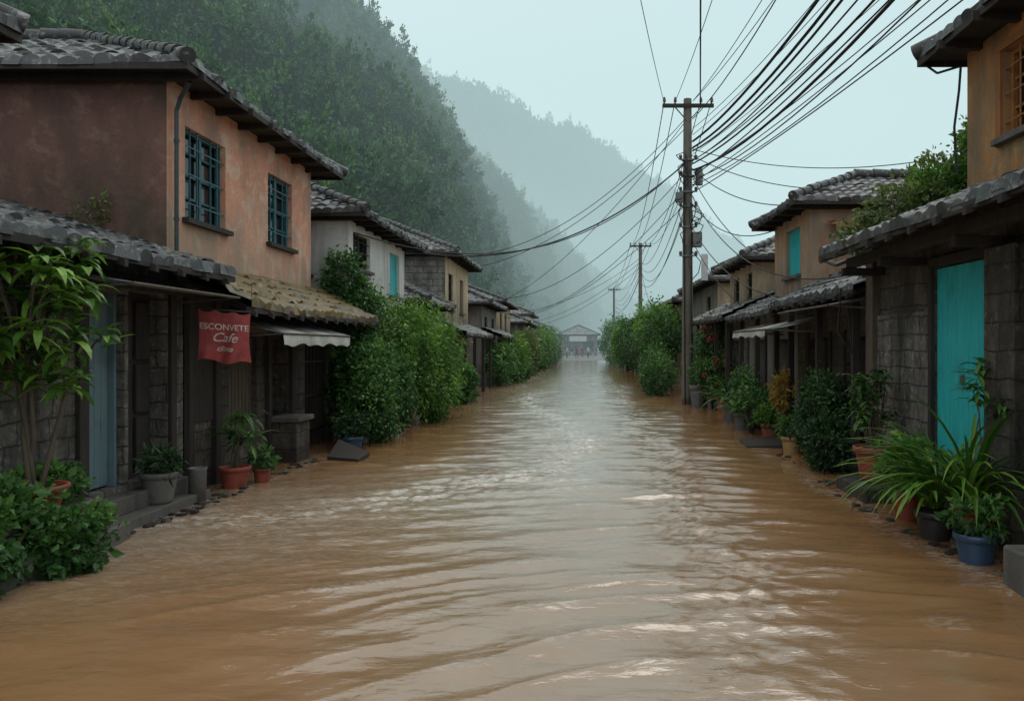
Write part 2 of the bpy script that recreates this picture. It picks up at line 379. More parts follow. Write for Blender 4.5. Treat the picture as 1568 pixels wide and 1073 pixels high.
def bush(name,blobs,n,size,mat,parent=None,droop=.3,stems=None,elong=2.0,clump=.2,nclump=40,minz=-.02,flowers=0,trunk=True):
    root=parent or empty(name)
    P,D,C=cloud_pts(blobs,n,clump,nclump); k=P[:,2]>minz; P,D,C=P[k],D[k],C[k]
    D=D*.7+np.array([0,0,-droop]); V,F=leaves_at(P,D,size,elong)
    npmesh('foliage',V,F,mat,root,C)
    if flowers:
        P,D,C=cloud_pts(blobs,flowers,clump*.7,12,.9); V,F=leaves_at(P,D,size*1.1,1.3); npmesh('flowers',V,F,L_flower,root,C)
    if trunk:
        b_=B()
        for b in blobs:
            base=Vector((b[0]+random.uniform(-.1,.1)*b[3],b[1],max(min(-.1,b[2]-b[5]),-.3) if minz<.0 else minz))
            for j in range(5):
                e=Vector((b[0]+random.uniform(-.7,.7)*b[3],b[1]+random.uniform(-.7,.7)*b[4],b[2]+random.uniform(-.1,.6)*b[5]))
                mid=(base+e)/2+Vector((random.uniform(-.1,.1),random.uniform(-.1,.1),.05))
                b_.tube([base,mid,e],.03,.008,M_woodm,5)
        b_.done('stems',root)
    return root
def blade_mesh(specs,seg=6):
    V=[];F=[];C=[]
    for (b,az,el,L,W,dr) in specs:
        p=np.array(b,float); e=el; c=random.random(); i0=len(V)
        sx=np.array([-math.sin(az),math.cos(az),0])
        for k in range(seg+1):
            t=k/seg; w=W*math.sin(math.pi*min(1,.12+.88*t))**.7*.5 if k<seg else .001
            up=np.array([0,0,1.])*w*.35
            V+= [p-sx*w+up,p.copy(),p+sx*w+up]
            d=np.array([math.cos(az)*math.cos(e),math.sin(az)*math.cos(e),math.sin(e)])
            p=p+d*L/seg; e-=dr/seg
        for k in range(seg):
            a=i0+k*3
            F+=[(a,a+1,a+4,a+3),(a+1,a+2,a+5,a+4)]; C+=[c,min(1,c+.08)]
    return np.array(V),np.array(F),np.array(C)
def fern(name,base,n,L,W,mat,parent=None,droop=1.8,el=(.7,1.45),spread=.06):
    root=parent or empty(name)
    sp=[((base[0]+random.uniform(-spread,spread),base[1]+random.uniform(-spread,spread),base[2]),random.uniform(0,6.28),random.uniform(*el),L*random.uniform(.6,1.15),W*random.uniform(.7,1.2),droop*random.uniform(.6,1.3)) for _ in range(n)]
    V,F,C=blade_mesh(sp,7); npmesh('fronds',V,F,mat,root,C); return root
def rosette_tree(name,base,tips,nleaf,L,W,mat,parent=None,r=.02,trunks=0,whorl=False):
    root=parent or empty(name); b_=B(); sp=[]
    forks=[]
    if trunks:
        for k in range(trunks):
            f=Vector(base)+Vector((random.uniform(-.22,.22),random.uniform(-.15,.15),random.uniform(.75,1.15)))
            b0=Vector(base)+Vector((random.uniform(-.1,.1),random.uniform(-.08,.08),-.05)); mm=(b0+f)/2+Vector((random.uniform(-.06,.06),0,0))
            b_.tube([b0,mm,f],r,r*.75,M_woodm,8); forks.append(f)
    for t in tips:
        t=Vector(t); base_=min(forks,key=lambda q:(q-t).length) if forks else Vector(base)+Vector((random.uniform(-.08,.08),random.uniform(-.08,.08),0))
        m1=base_.lerp(t,.4)+Vector((random.uniform(-.06,.06),random.uniform(-.05,.05),.05)); m2=base_.lerp(t,.75)+Vector((random.uniform(-.05,.05),0,.05))
        rr=r*.6 if forks else r
        b_.tube([base_,m1,m2,t],rr,rr*.4,M_woodm,6)
        off=random.uniform(0,6.28)
        for j in range(nleaf):
            q=t+Vector((random.gauss(0,.02),random.gauss(0,.02),random.uniform(-.12,.04)))
            az=off+j*2.4 if whorl else random.uniform(0,6.28)
            sp.append((tuple(q),az,random.uniform(-.35,.75),L*random.uniform(.6,1.2),W*random.uniform(.7,1.2),random.uniform(.6,1.6)))
    b_.done('stems',root); V,F,C=blade_mesh(sp,4); npmesh('leaves',V,F,mat,root,C); return root
def pot(parent,c,r,h,m,soil=True):
    b_=B(); b_.lathe(c,[(0,0),(r*.68,0),(r*.74,h*.1),(r*.92,h*.75),(r*.93,h*.82),(r*1.06,h*.83),(r*1.08,h*.98),(r*1.02,h),(r*.93,h*.98),(r*.9,h*.86),(0,h*.86)],m)
    b_.lathe(c,[(0,h*.885),(r*.9,h*.88)],M_soil); return b_.done('pot',parent)

# ================================================================= CAMERA
cam=bpy.data.cameras.new('camera'); co=bpy.data.objects.new('camera',cam); COL.objects.link(co)
co.location=(0,0,1.8); co.rotation_euler=(R(90),0,0); cam.sensor_width=36; cam.lens=28.0
cam.shift_x=-101/1568; cam.shift_y=-6.5/1568; cam.clip_end=4000; cam.clip_start=.1
scene.camera=co
# ================================================================= WORLD
w=bpy.data.worlds.new('World'); scene.world=w; w.use_nodes=True; nt=w.node_tree
bg=nt.nodes['Background']; sky=N(nt,'ShaderNodeTexSky',sky_type='NISHITA'); sky.sun_disc=False
sky.sun_elevation=R(48); sky.sun_rotation=R(-20); sky.dust_density=6; sky.air_density=1.2; sky.ozone_density=2
hs=N(nt,'ShaderNodeHueSaturation'); hs.inputs['Saturation'].default_value=.3; hs.inputs['Value'].default_value=.9
nt.links.new(sky.outputs[0],hs.inputs['Color'])
tc=N(nt,'ShaderNodeTexCoord'); sx=N(nt,'ShaderNodeSeparateXYZ'); nt.links.new(tc.outputs['Generated'],sx.inputs[0])
cl=ramp(nt,sx.outputs[2],[(0.0,(.74,.80,.81)),(.14,(.74,.81,.82)),(.40,(.63,.72,.74)),(.72,(1.0,1.0,.98))])
cn=N(nt,'ShaderNodeTexNoise'); cn.inputs['Scale'].default_value=2.2; cn.inputs['Detail'].default_value=4
nt.links.new(tc.outputs['Generated'],cn.inputs['Vector'])
cl=mix(nt,1.0,cl,ramp(nt,cn.outputs[0],[(.3,(.90,.92,.93)),(.7,(1,1,1))]),'MULTIPLY')
sc=N(nt,'ShaderNodeVectorMath',operation='SCALE'); nt.links.new(cl,sc.inputs[0]); sc.inputs['Scale'].default_value=12.0
c=mix(nt,.9,hs.outputs[0],sc.outputs[0]); nt.links.new(c,bg.inputs[0]); bg.inputs[1].default_value=.11
sun=bpy.data.lights.new('sun','SUN'); sun.energy=1.0; sun.angle=R(25); sun.color=(1,.94,.85)
so=bpy.data.objects.new('sun',sun); COL.objects.link(so)
so.rotation_euler=(R(42),0,R(180-20)) 
scene.view_settings.view_transform='Standard'
try: scene.view_settings.look='None'
except: pass
# ================================================================= FOG
def mist(name,dens,col,box):
    fm=bpy.data.materials.new(name); fm.use_nodes=True; nt=fm.node_tree; nt.nodes.clear()
    out=N(nt,'ShaderNodeOutputMaterial'); ab=N(nt,'ShaderNodeVolumeAbsorption'); em=N(nt,'ShaderNodeEmission'); ad=N(nt,'ShaderNodeAddShader')
    ab.inputs['Color'].default_value=(0,0,0,1); ab.inputs['Density'].default_value=dens
    em.inputs['Color'].default_value=(*col,1); em.inputs['Strength'].default_value=dens  # emission put into the mist stands in for scattered skylight
    nt.links.new(ab.outputs[0],ad.inputs[0]); nt.links.new(em.outputs[0],ad.inputs[1]); nt.links.new(ad.outputs[0],out.inputs['Volume'])
    b_=B(); b_.box(*box,fm); b_.done('mist')
mist('valley_mist',.00135,(.58,.78,.80),(-900,900,60,1200,-2,420))
mist('low_mist',.0016,(.56,.76,.78),(-880,880,130,1180,-1.5,75))
# ================================================================= GROUND + HILLS
Mg=stucco('wet_mud_ground',(.10,.075,.05),(.14,.11,.08),(.06,.05,.035),.5,.5)
xs=np.concatenate([[-1500,-600,-200,-80],np.linspace(-40,40,41),[80,200,600,1500]]); ys=np.concatenate([[-60,-20],np.linspace(0,200,51),[300,500,900,2500]])
XX,YY=np.meshgrid(xs,ys); ZZ=-.4+np.clip((YY-88)/16,0,1)*.47
V=np.stack([XX,YY,ZZ],-1).reshape(-1,3); nu=len(xs); a=(np.arange(len(ys)-1)[:,None]*nu+np.arange(nu-1)[None,:]); F=np.stack([a,a+1,a+1+nu,a+nu],-1).reshape(-1,4)
npmesh('ground',V,F,Mg,smooth=True)
def nz(x,y,sc,seed,oct=4):
    r=np.random.default_rng(seed); s=np.zeros_like(x); am=1; tot=0; f=1/sc
    for o in range(oct):
        for k in range(3):
            t=r.uniform(0,6.28); s+=am*np.sin((x*math.cos(t)+y*math.sin(t))*f*6.28*r.uniform(.7,1.3)+r.uniform(0,6.28)); tot+=am*.6
        am*=.55; f*=2
    return s/tot
protos=bpy.data.collections.new('forest_tree_variants')
for k in range(6):
    bl=[(0,0,3.2,2.3,2.3,2.2),(1.2,.5,4.2,1.6,1.6,1.7),(-1.1,-.6,3.6+.3*k,1.5,1.6,1.6),(.2,1.1,5.0,1.2,1.3,1.3+.3*k)]
    P,D,C=cloud_pts(bl,1900,.17,9,.65); V,F=leaves_at(P,D*1.2,.32,1.4)
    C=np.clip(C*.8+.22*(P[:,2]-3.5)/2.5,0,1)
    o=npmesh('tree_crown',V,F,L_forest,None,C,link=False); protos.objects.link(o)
def scatter_group(smin,smax):
    ng=bpy.data.node_groups.new('scatter_trees','GeometryNodeTree')
    ng.interface.new_socket('Geometry',in_out='INPUT',socket_type='NodeSocketGeometry'); ng.interface.new_socket('Geometry',in_out='OUTPUT',socket_type='NodeSocketGeometry')
    gi=ng.nodes.new('NodeGroupInput'); go=ng.nodes.new('NodeGroupOutput'); ip=ng.nodes.new('GeometryNodeInstanceOnPoints'); ci=ng.nodes.new('GeometryNodeCollectionInfo')
    ci.inputs['Collection'].default_value=protos; ci.inputs['Separate Children'].default_value=True; ci.inputs['Reset Children'].default_value=True
    rv=ng.nodes.new('FunctionNodeRandomValue'); rv.data_type='FLOAT_VECTOR'; rv.inputs[0].default_value=(-.1,-.1,0); rv.inputs[1].default_value=(.1,.1,6.28)
    er=ng.nodes.new('FunctionNodeEulerToRotation'); rs=ng.nodes.new('FunctionNodeRandomValue'); rs.data_type='FLOAT_VECTOR'
    rs.inputs[0].default_value=(smin,smin,smin*.8); rs.inputs[1].default_value=(smax,smax,smax*1.15); rs.inputs['Seed'].default_value=5
    L=ng.links.new
    L(gi.outputs[0],ip.inputs['Points']); L(ci.outputs[0],ip.inputs['Instance']); ip.inputs['Pick Instance'].default_value=True
    L(rv.outputs[0],er.inputs[0]); L(er.outputs[0],ip.inputs['Rotation']); L(rs.outputs[0],ip.inputs['Scale']); L(ip.outputs[0],go.inputs[0])
    return ng
Mhill=stucco('hill_undergrowth',(.010,.035,.012),(.02,.055,.018),(.010,.03,.010),.5)
def hill(name,ridge,foot,back,nt_,smin,smax,spur,seed,sink,sp0=1.0):
    ridge=np.array(ridge,float); foot=np.array(foot,float)
    T=np.linspace(0,1,140); S=np.linspace(0,1.35,70)
    def samp(A,t):
        i=np.linspace(0,1,len(A)); return np.stack([np.interp(t,i,A[:,k]) for k in range(3)],-1)
    def surf(t,s):
        r=samp(ridge,t); f=samp(foot,t); ss=np.minimum(s,1)[:,None]; ex=np.maximum(s-1,0)[:,None]
        p=f*(1-ss)+r*ss
        z=f[:,2]+(r[:,2]-sink-f[:,2])*ss[:,0]**.9
        p=p+ex*np.array(back)
        z=z-ex[:,0]*np.linalg.norm(back)*.7
        env=np.clip(s*(1.02-np.minimum(s,1))*4,0,1)
        z=z+spur*env*nz(p[:,0],p[:,1],spur*9,seed,3)+.03*spur*nz(p[:,0],p[:,1],spur*2,seed+1,2)*np.clip(s*3,0,1)
        p[:,2]=z; return p
    TT,SS=np.meshgrid(T,S); V=surf(TT.ravel(),SS.ravel()); nu=len(T)
    a=(np.arange(len(S)-1)[:,None]*nu+np.arange(nu-1)[None,:]); F=np.stack([a,a+1,a+1+nu,a+nu],-1).reshape(-1,4)
    npmesh(name,V,F,Mhill,smooth=True)
    t=rng.random(nt_); s=rng.random(nt_)**.8*1.03
    P=surf(t,s); me=bpy.data.meshes.new(name+'_forest'); me.from_pydata(P.tolist(),[],[]); o=bpy.data.objects.new(name+'_forest',me); COL.objects.link(o)
    md=o.modifiers.new('scatter','NODES'); md.node_group=scatter_group(smin,smax)
ridge1=[(-190,140,190),(-137,170,150),(-101.5,195,126.5),(-67,224,99),(-57,245,90),(-52.6,262,85.5),(-46.4,290,79),(-38.3,322,75.7),(-24.4,350,65),(-4.8,392,53),(15.9,430,37),(34,460,20),(52,480,3)]
foot1=[(-60,25,0),(-48,35,0),(-36,48,0),(-26,62,0),(-21,85,0),(-18,110,0),(-17,140,0),(-16,170,0),(-14,215,0),(-8,270,0),(3,330,0),(20,390,0),(42,450,0)]
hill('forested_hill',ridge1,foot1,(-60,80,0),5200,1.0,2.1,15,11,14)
Y2=700; k2=Y2/1220
sil=[(350,-130),(450,-40),(560,40),(640,92),(700,114),(760,132),(830,174),(880,187),(920,212),(960,247),(1000,270),(1050,293),(1090,345),(1140,374),(1200,425),(1300,500)]
ridge2=[((p-885)*k2,Y2,(530-q)*k2+2) for p,q in sil]
foot2=[(-200+i*22,380+i*9,0) for i in range(len(sil))]
hill('misty_hill',ridge2,foot2,(0,160,0),5000,1.7,3.0,24,23,21)
# ================================================================= WATER
xs=np.concatenate([[-40,-20,-12,-8],np.linspace(-6,6,380),[8,12,20,40]])
yl=[-20,-10,-4,0,2,3]; y=3.4
while y<104: yl.append(y); y*=1.0045
ys=np.array(yl); XX,YY=np.meshgrid(xs,ys)
H=np.zeros_like(XX); rg=np.random.default_rng(5)
warp=nz(XX,YY,6,1,3)*1.0; 
r_=np.hypot(XX-1.5,(YY-1.2))
mod=np.clip(.75+.6*nz(XX,YY,3.6,2,3),.15,1.4); 
ctr=np.exp(-((XX-.1-.03*YY)/2.6)**2)
for lam,am,sd in ((.56,.024,61),(.38,.013,42),(.90,.012,83),(.25,.0055,31)):
    m2=np.clip(.6+.75*nz(XX*1.0,YY,2.0+lam,sd,3),0.05,1.4)
    ph=2*math.pi*r_/lam+warp*3.2+rg.uniform(0,6)
    cr=(1-np.abs(np.sin(ph*.5)))**1.4
    H+=am*m2*mod*cr*(.22+.78*ctr)
for k in range(50):
    lam=rg.uniform(.14,1.2); t=rg.normal(1.7,.55); am=.0017*lam**.9
    H+=am*np.sin((XX*math.cos(t)+YY*math.sin(t))*6.283/lam+rg.uniform(0,6.28)+warp*.6)
poly=np.array([(-2.6,60),(-2.5,37),(-1.6,25),(-.25,18.5),(.05,15.0),(-.3,11.8),(-1.5,10.2),(-2.4,9.2),(-3.3,8.5),(-4.3,8.1)],float)
dm=np.full(XX.shape,1e9)
for (p,q) in zip(poly[:-1],poly[1:]):
    d=q-p; t=np.clip(((XX-p[0])*d[0]+(YY-p[1])*d[1])/(d@d),0,1); dm=np.minimum(dm,np.hypot(XX-p[0]-t*d[0],(YY-p[1]-t*d[1])*.75))
foam=np.exp(-(dm/.5)**2)
inside=np.exp(-(dm/1.8)**2)*(1/(1+np.exp((XX-.2)*6)))
H+=foam*.016*nz(XX,YY,.4,9,3)+inside*.007*nz(XX,YY*1.4,.5,77,3)
chop=np.exp(-((XX-1.05-.02*YY+.15*np.sin(YY*.8))/.45)**2)*np.clip(YY/6,0,1)
H+=chop*.010*nz(XX,YY,.35,19,2)
bankL=np.exp(-((XX+4.15+.1*np.sin(YY*2))/.16)**2)*((YY>7.2)&(YY<13.5)); bankR=np.exp(-((XX-3.15-.08*np.sin(YY*2.3))/.14)**2)*((YY>5.8)&(YY<15))
crestf=np.clip((H-np.percentile(H[YY<14],93))/.014,0,1)*(YY<20)
edge=np.clip((np.abs(XX)-2.6)/1.6,0,1); H*=(1-.5*edge); H[np.abs(XX)>6]=0
fade=np.clip(1.25-YY/60,.25,1); H*=fade; H-=.012
V=np.stack([XX,YY,H],-1).reshape(-1,3); nu=len(xs); a=(np.arange(len(ys)-1)[:,None]*nu+np.arange(nu-1)[None,:]); F=np.stack([a,a+1,a+1+nu,a+nu],-1).reshape(-1,4)
mw,nt,b=newmat('muddy_flood_water')
at=N(nt,'ShaderNodeAttribute',attribute_name='foam'); at2=N(nt,'ShaderNodeAttribute',attribute_name='silt_sheen')
base=mix(nt,ramp(nt,noise(nt,.35,5,.6,(1,.5,1)),[(.35,0),(.65,1)]),(.255,.125,.046),(.30,.16,.068))
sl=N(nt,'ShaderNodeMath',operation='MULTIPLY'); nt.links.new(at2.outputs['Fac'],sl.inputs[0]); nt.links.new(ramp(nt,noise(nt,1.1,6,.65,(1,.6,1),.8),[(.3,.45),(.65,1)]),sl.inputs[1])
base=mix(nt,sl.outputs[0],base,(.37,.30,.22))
fmk=N(nt,'ShaderNodeMath',operation='MULTIPLY'); nt.links.new(at.outputs['Fac'],fmk.inputs[0]); nt.links.new(ramp(nt,noise(nt,6,8,.72,(1,2.2,1),1.5),[(.48,.0),(.58,1)]),fmk.inputs[1])
colr=mix(nt,fmk.outputs[0],base,(.62,.56,.48)); nt.links.new(colr,b.inputs['Base Color'])
b.inputs['IOR'].default_value=1.7
b.inputs['Roughness'].default_value=.05
n1=noise(nt,6,4,.55,(1,2.2,1),.5)
bump(nt,b,n1,.4,.018)
silt_sheen=np.clip(.8*inside+.6*ctr*np.clip(1.2-np.abs(XX)/3.5,0,1),0,1)  # silt along the current, plus sky sheen painted lighter down the centre
fo=np.clip(np.maximum.reduce([foam,.45*inside,.55*bankL,.5*bankR])+.6*crestf,0,1)
wo=npmesh('flood_water',V,F,mw,None,fo.ravel(),'foam','POINT',True,extra=('silt_sheen',silt_sheen.ravel()))
# ================================================================= LEFT SIDE
p=empty('stucco_house'); b_=B()
wins=[(10.54,11.75,3.5,4.72),(13.36,14.48,3.55,4.72)]
P=PX(-5.2,-1); wall(b_,P,10.07,15.5,2.5,5.2,wins,M_pink)
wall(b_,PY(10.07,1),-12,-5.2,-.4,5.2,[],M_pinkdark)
b_.face([(-5.2,15.5,-.4),(-12,15.5,-.4),(-12,15.5,5.2),(-5.2,15.5,5.2)],M_pinkdark)
b_.face([(-12,10.07,-.4),(-12,15.5,-.4),(-12,15.5,5.2),(-12,10.07,5.2)],M_pinkdark)
b_.done('walls',p)
b_=B()
for w_ in wins: window(b_,P,*w_,'grid',M_tealw,2,3)
b_.done('windows',p)
hip_roof(p,-12.5,-4.72,9.62,16.1,5.28,.45,M_tile)
lean_roof(p,-1,-4.0,1.25,9.7,16.0,2.33,.5,M_tilebrown,'lower_roof')
b_=B()
b_.tube([(-4.85,9.95,5.1),(-5.05,10.12,4.95),(-5.12,10.16,4.8),(-5.12,10.16,3.0)],.028,.028,M_pipe,8)
for z in (3.4,4.4): b_.cyl((-5.12,10.16,z),(-5.12,10.16,z+.04),.036,.036,M_pipe,8)
b_.done('downpipe',p)
b_=B(); P=PX(-4.8,-1)
wall(b_,P,9.76,15.6,-.4,2.66,[(10.95,11.9,.75,1.95),(12.33,13.16,-.4,2.1),(14.0,15.3,-.4,2.3)],M_blockd,.3)
boxP(b_,P,10.95,11.9,.75,1.95,.12,.16,M_woodd)
for k in range(8): boxP(b_,P,10.97+k*.116,11.07+k*.116,.78,1.92,.07,.118,M_woodm)
boxP(b_,P,12.33,13.16,-.4,2.1,.3,.34,M_dark); boxP(b_,P,14.0,15.3,-.4,2.3,.3,.34,M_dark)
for k in range(7): boxP(b_,P,14.05+k*.2,14.09+k*.2,-.4,2.3,.05,.1,M_woodd)
for z in (.3,.9,1.5,2.0): boxP(b_,P,14.0,15.3,z,z+.04,.02,.048,M_woodd)
for yy in (9.70,10.42,12.2,13.2): boxP(b_,P,yy,yy+.13,-.4,2.66,-.07,.0-.004,M_woodd)
for k in range(6): boxP(b_,P,9.84+k*.095,9.93+k*.095,.85,2.5,-.03,-.004-.004*(k%2),M_woodd)
boxP(b_,P,10.55,12.2,2.0,2.12,-.06,-.004,M_woodm)
boxP(b_,P,10.6,12.15,-.4,.42,-.05,-.003,M_blockd)
b_.done('ground_floor_front',p)
b_=B(); b_.box(-4.79,-4.36,12.35,12.95,-.4,.62,M_blockd); b_.box(-4.81,-4.30,12.29,13.0,.62,.70,M_stone)
b_.done('stone_pier',None,.015)
p=empty('stone_shop'); b_=B(); P=PX(-4.8,-1)
wall(b_,P,3.0,9.68,-.4,2.84,[(7.76,8.43,.32,2.35),(8.5,9.3,.32,2.4)],M_block,.25)
boxP(b_,P,7.76,8.43,.32,2.35,.22,.25,M_dark)
for k in range(5): boxP(b_,P,7.80+k*.118,7.908+k*.118,.34,2.3,.15,.2+.005*(k%2),M_bluedoor)
boxP(b_,P,7.76,7.80,.32,2.35,.08,.22,M_bluedoor); boxP(b_,P,8.39,8.43,.32,2.35,.08,.22,M_bluedoor)
boxP(b_,P,8.5,9.3,.32,2.4,.2,.25,M_woodd)
for (a0,a1) in ((8.54,8.88),(8.92,9.26)):
    for (z0,z1) in ((.4,1.0),(1.05,1.6),(1.65,2.3)): boxP(b_,P,a0+.03,a1-.03,z0,z1,.16,.197,M_woodd)
boxP(b_,P,7.6,7.75,-.4,2.84,-.05,-.003,M_woodd); boxP(b_,P,9.32,9.44,-.4,2.84,-.05,-.003,M_woodd)
boxP(b_,P,3.0,9.68,2.4,2.56,-.08,-.052,M_woodd)
boxP(b_,P,7.7,9.5,-.4,.10,-.42,-.003,M_stone); boxP(b_,P,7.75,9.4,.10,.27,-.22,-.004,M_stone)
wall(b_,PY(3.0,1),-11,-4.8,-.4,2.84,[],M_block)
wall(b_,PY(5.0,1),-6,-4.8,-.4,2.84,[],M_block)
b_.done('walls',p,.006)
lean_roof(p,-1,-4.3,7.0,3.0,10.0,2.72,.3,M_tile,'lean_to_roof')
def awning(name,x0,x1,y0,y1,z0,z1,m,val=0,amp=.012,stays=True):
    rt=empty(name); n=int(abs(y1-y0)/.02); us=np.linspace(y0,y1,n+1); V=[];F=[]
    h=amp*np.sin(us*2*math.pi/.09) if amp else .012*np.sin(us*5.1)
    cols=[(x0,z0),(x0*.5+x1*.5,z0*.5+z1*.5-.025),(x1,z1)]
    if val: cols.append((x1+.005*np.sign(x1-x0),z1-val))
    for ci_,(x,z) in enumerate(cols): 
        for u_,hh in zip(us,h): V.append((x+(.012*math.sin(u_*9) if ci_==3 else 0),u_,z+hh-(0.03*math.sin(5*u_)**2 if (ci_==3) else 0)))
    nu=len(us)
    for j in range(len(cols)-1):
        for k in range(n): F.append((j*nu+k,j*nu+k+1,(j+1)*nu+k+1,(j+1)*nu+k))
    npmesh('sheet',np.array(V),np.array(F),m,rt,smooth=True)
    b_=B(); b_.cyl((x1,y0,z1),(x1,y1,z1),.015,.015,M_woodm,8)
    if stays:
        for yy in (y0+.03,y1-.03): b_.cyl((x0,yy,z1-.05),(x1,yy,z1),.014,.014,M_metal,6); b_.cyl((x0,yy,z0),(x1,yy,z1),.012,.012,M_metal,6)
    b_.done('frame',rt); return rt
awning('tin_awning',-4.78,-4.08,7.3,9.6,2.50,2.38,M_tin)
awning('canvas_awning',-4.78,-3.92,10.6,13.7,2.25,1.97,M_canvas,.14,0)
# banner
bn=empty('shop_banner'); bn.location=(-4.15,9.35,2.24); bn.rotation_euler=(0,0,R(14))
n=36; V=[];F=[]
def drape(x,z): 
    t=-z/.6
    return .040*math.sin(x*17+1+t*1.5)*(.25+t)+.018*math.sin(x*31+t*4)*t
for j in range(n+1):
    for i in range(n+1):
        u_=i/n-.5; z=-j/n*.60; x=u_*.58*(1-.06*math.sin(j/n*3.1))
        sagz=-.05*(i/n)-.03*math.sin(math.pi*((i/n*3)%1))*(1-j/n)+.025*math.sin(i/n*9)*(j/n)
        V.append((x,drape(x,z),z+sagz))
for j in range(n):
    for i in range(n): F.append((j*(n+1)+i,j*(n+1)+i+1,(j+1)*(n+1)+i+1,(j+1)*(n+1)+i))
o=npmesh('cloth',np.array(V),np.array(F),M_red,bn,smooth=True)
b_=B(); b_.cyl((-.33,0,.005),(.33,0,-.045),.010,.010,M_woodd,8); b_.cyl((-.3,0,0),(-.3,0,.3),.004,.004,M_wire,5); b_.cyl((.3,0,-.04),(.3,0,.3),.004,.004,M_wire,5); b_.done('rod',bn)
dg=bpy.context.evaluated_depsgraph_get
for txt,sz,z in (('ESCONVETE',.098,-.25),('Cafe',.15,-.39),('clima',.09,-.50)):
    cu=bpy.data.curves.new('lettering','FONT'); cu.body=txt; cu.size=sz; cu.align_x='CENTER'; cu.offset=.002
    if txt!='ESCONVETE': cu.shear=.4
    t=bpy.data.objects.new('t',cu); COL.objects.link(t); bpy.context.view_layer.update()
    me=bpy.data.meshes.new_from_object(t.evaluated_get(dg())); bpy.data.objects.remove(t)
    me.materials.clear(); me.materials.append(M_lettering)
    for v_ in me.vertices:
        x,zz=v_.co.x,v_.co.y; zz+=z-.07*x; v_.co=(x,drape(x,zz)-.010,zz)
    to=bpy.data.objects.new('lettering',me); COL.objects.link(to); to.parent=bn
house('stucco_house',-1,-5.35,6,1.0,6.45,2.9,4.45,M_grey,M_grey,M_tile,slope=.4)
house('white_house',-1,-4.8,6.5,16.65,22.0,-.4,4.45,M_white,M_white,M_tile,wins=[(17.0,18.4,3.5,4.25,'grid',M_woodd,2,1),(20.3,21.4,3.1,4.2,'shutter',M_teal,2,1)],endwins=[(-6.4,-5.6,3.3,4.1,'grid',M_woodd,2,1)])
p=house('beige_house',-1,-4.6,6,27.6,33.3,-.4,4.95,M_beige,M_blockl,M_tilefar,wins=[(28.3,29.3,3.1,4.4,'grid',M_woodd,2,1),(31,32,3.1,4.4,'shutter',M_woodm,2,1),(29,30.2,-.4,1.9,'open')])
lean_roof(p,-1,-3.7,.95,26.5,34.5,2.25,.45,M_tilefar,'porch_roof')
b_=B()
for yy in (26.7,29.2,31.8,34.3): b_.box(-3.85,-3.73,yy,yy+.12,-.4,2.15,M_woodd)
b_.done('porch_posts',p)
house('grey_house',-1,-4.7,6,22.9,26.6,-.4,3.0,M_grey,M_grey,M_tilefar)
for i,(y0,y1,zt,mw_,x,sl_) in enumerate([(36.5,43,3.7,M_grey,-4.4,.45),(46,54,4.3,M_beige,-4.6,.4),(57,68,3.4,M_grey,-3.9,.4),(72,80,4.6,M_white,-4.5,.45),(90,104,3.9,M_beige,-4.2,.4),(112,128,4.2,M_grey,-4.0,.4)]):
    p=house('row_house',-1,x,6,y0,y1,-.4,zt,mw_,mw_,M_tilefar,wins=[(y0+1,y0+2.2,zt-1.5,zt-.5,'grid',M_woodd,1,1),(y0+4,y0+5.2,zt-1.5,zt-.5,'grid',M_woodd,1,1),(y0+2.2,y0+3.4,-.4,1.8,'open')],pitch=.4,course=.45,slope=sl_)
    if i<4: lean_roof(p,-1,x+1.0,.98,y0-.5,y1,2.3-.15*(i%2),.4,M_tilefar,'porch_roof',True,.4)
b_=B(); b_.box(-4.78,-4.2,5.0,7.5,-.4,.16,M_stone); b_.box(-4.78,-4.35,6.0,7.3,.16,.42,M_block); b_.done('stone_ledge',None,.02)
b_=B()
b_.idx([(-4.0,12.7,-.05),(-3.45,12.5,-.03),(-3.4,13.0,.0),(-4.0,13.3,.1),(-4.0,12.7,.04),(-3.45,12.5,.03),(-3.4,13.0,.08),(-4.0,13.3,.26)],[(3,2,1,0),(4,5,6,7),(0,1,5,4),(1,2,6,5),(2,3,7,6),(3,0,4,7)],M_woodd)
b_.done('broken_slab',None,.01)
def rubble(name,pts,n,spread,smax):
    b_=B()
    for _ in range(n):
        c=random.choice(pts); x=c[0]+random.gauss(0,spread*.3); y=c[1]+random.gauss(0,spread); s=random.uniform(.015,smax)
        V=[]
        for (i,j,k) in ((-1,-1,-1),(1,-1,-1),(1,1,-1),(-1,1,-1),(-1,-1,1),(1,-1,1),(1,1,1),(-1,1,1)):
            V.append((x+i*s*random.uniform(.6,1.2),y+j*s*random.uniform(.6,1.3),-.01+k*s*random.uniform(.3,.7)))
        b_.idx(V,[(0,3,2,1),(4,5,6,7),(0,1,5,4),(1,2,6,5),(2,3,7,6),(3,0,4,7)],random.choice([M_stone,M_woodd,M_blockd]))
    b_.done(name,None,.006)
rubble('rubble_pile',[(-4.3,8.2),(-4.3,8.8),(-4.3,9.5),(-4.25,11.3),(-4.2,12.2)],90,.25,.05)
rubble('rubble_pile',[(3.4,6.6),(3.3,7.6),(3.2,9.0),(3.3,10.4),(3.4,13),(3.45,14.5)],80,.3,.045)
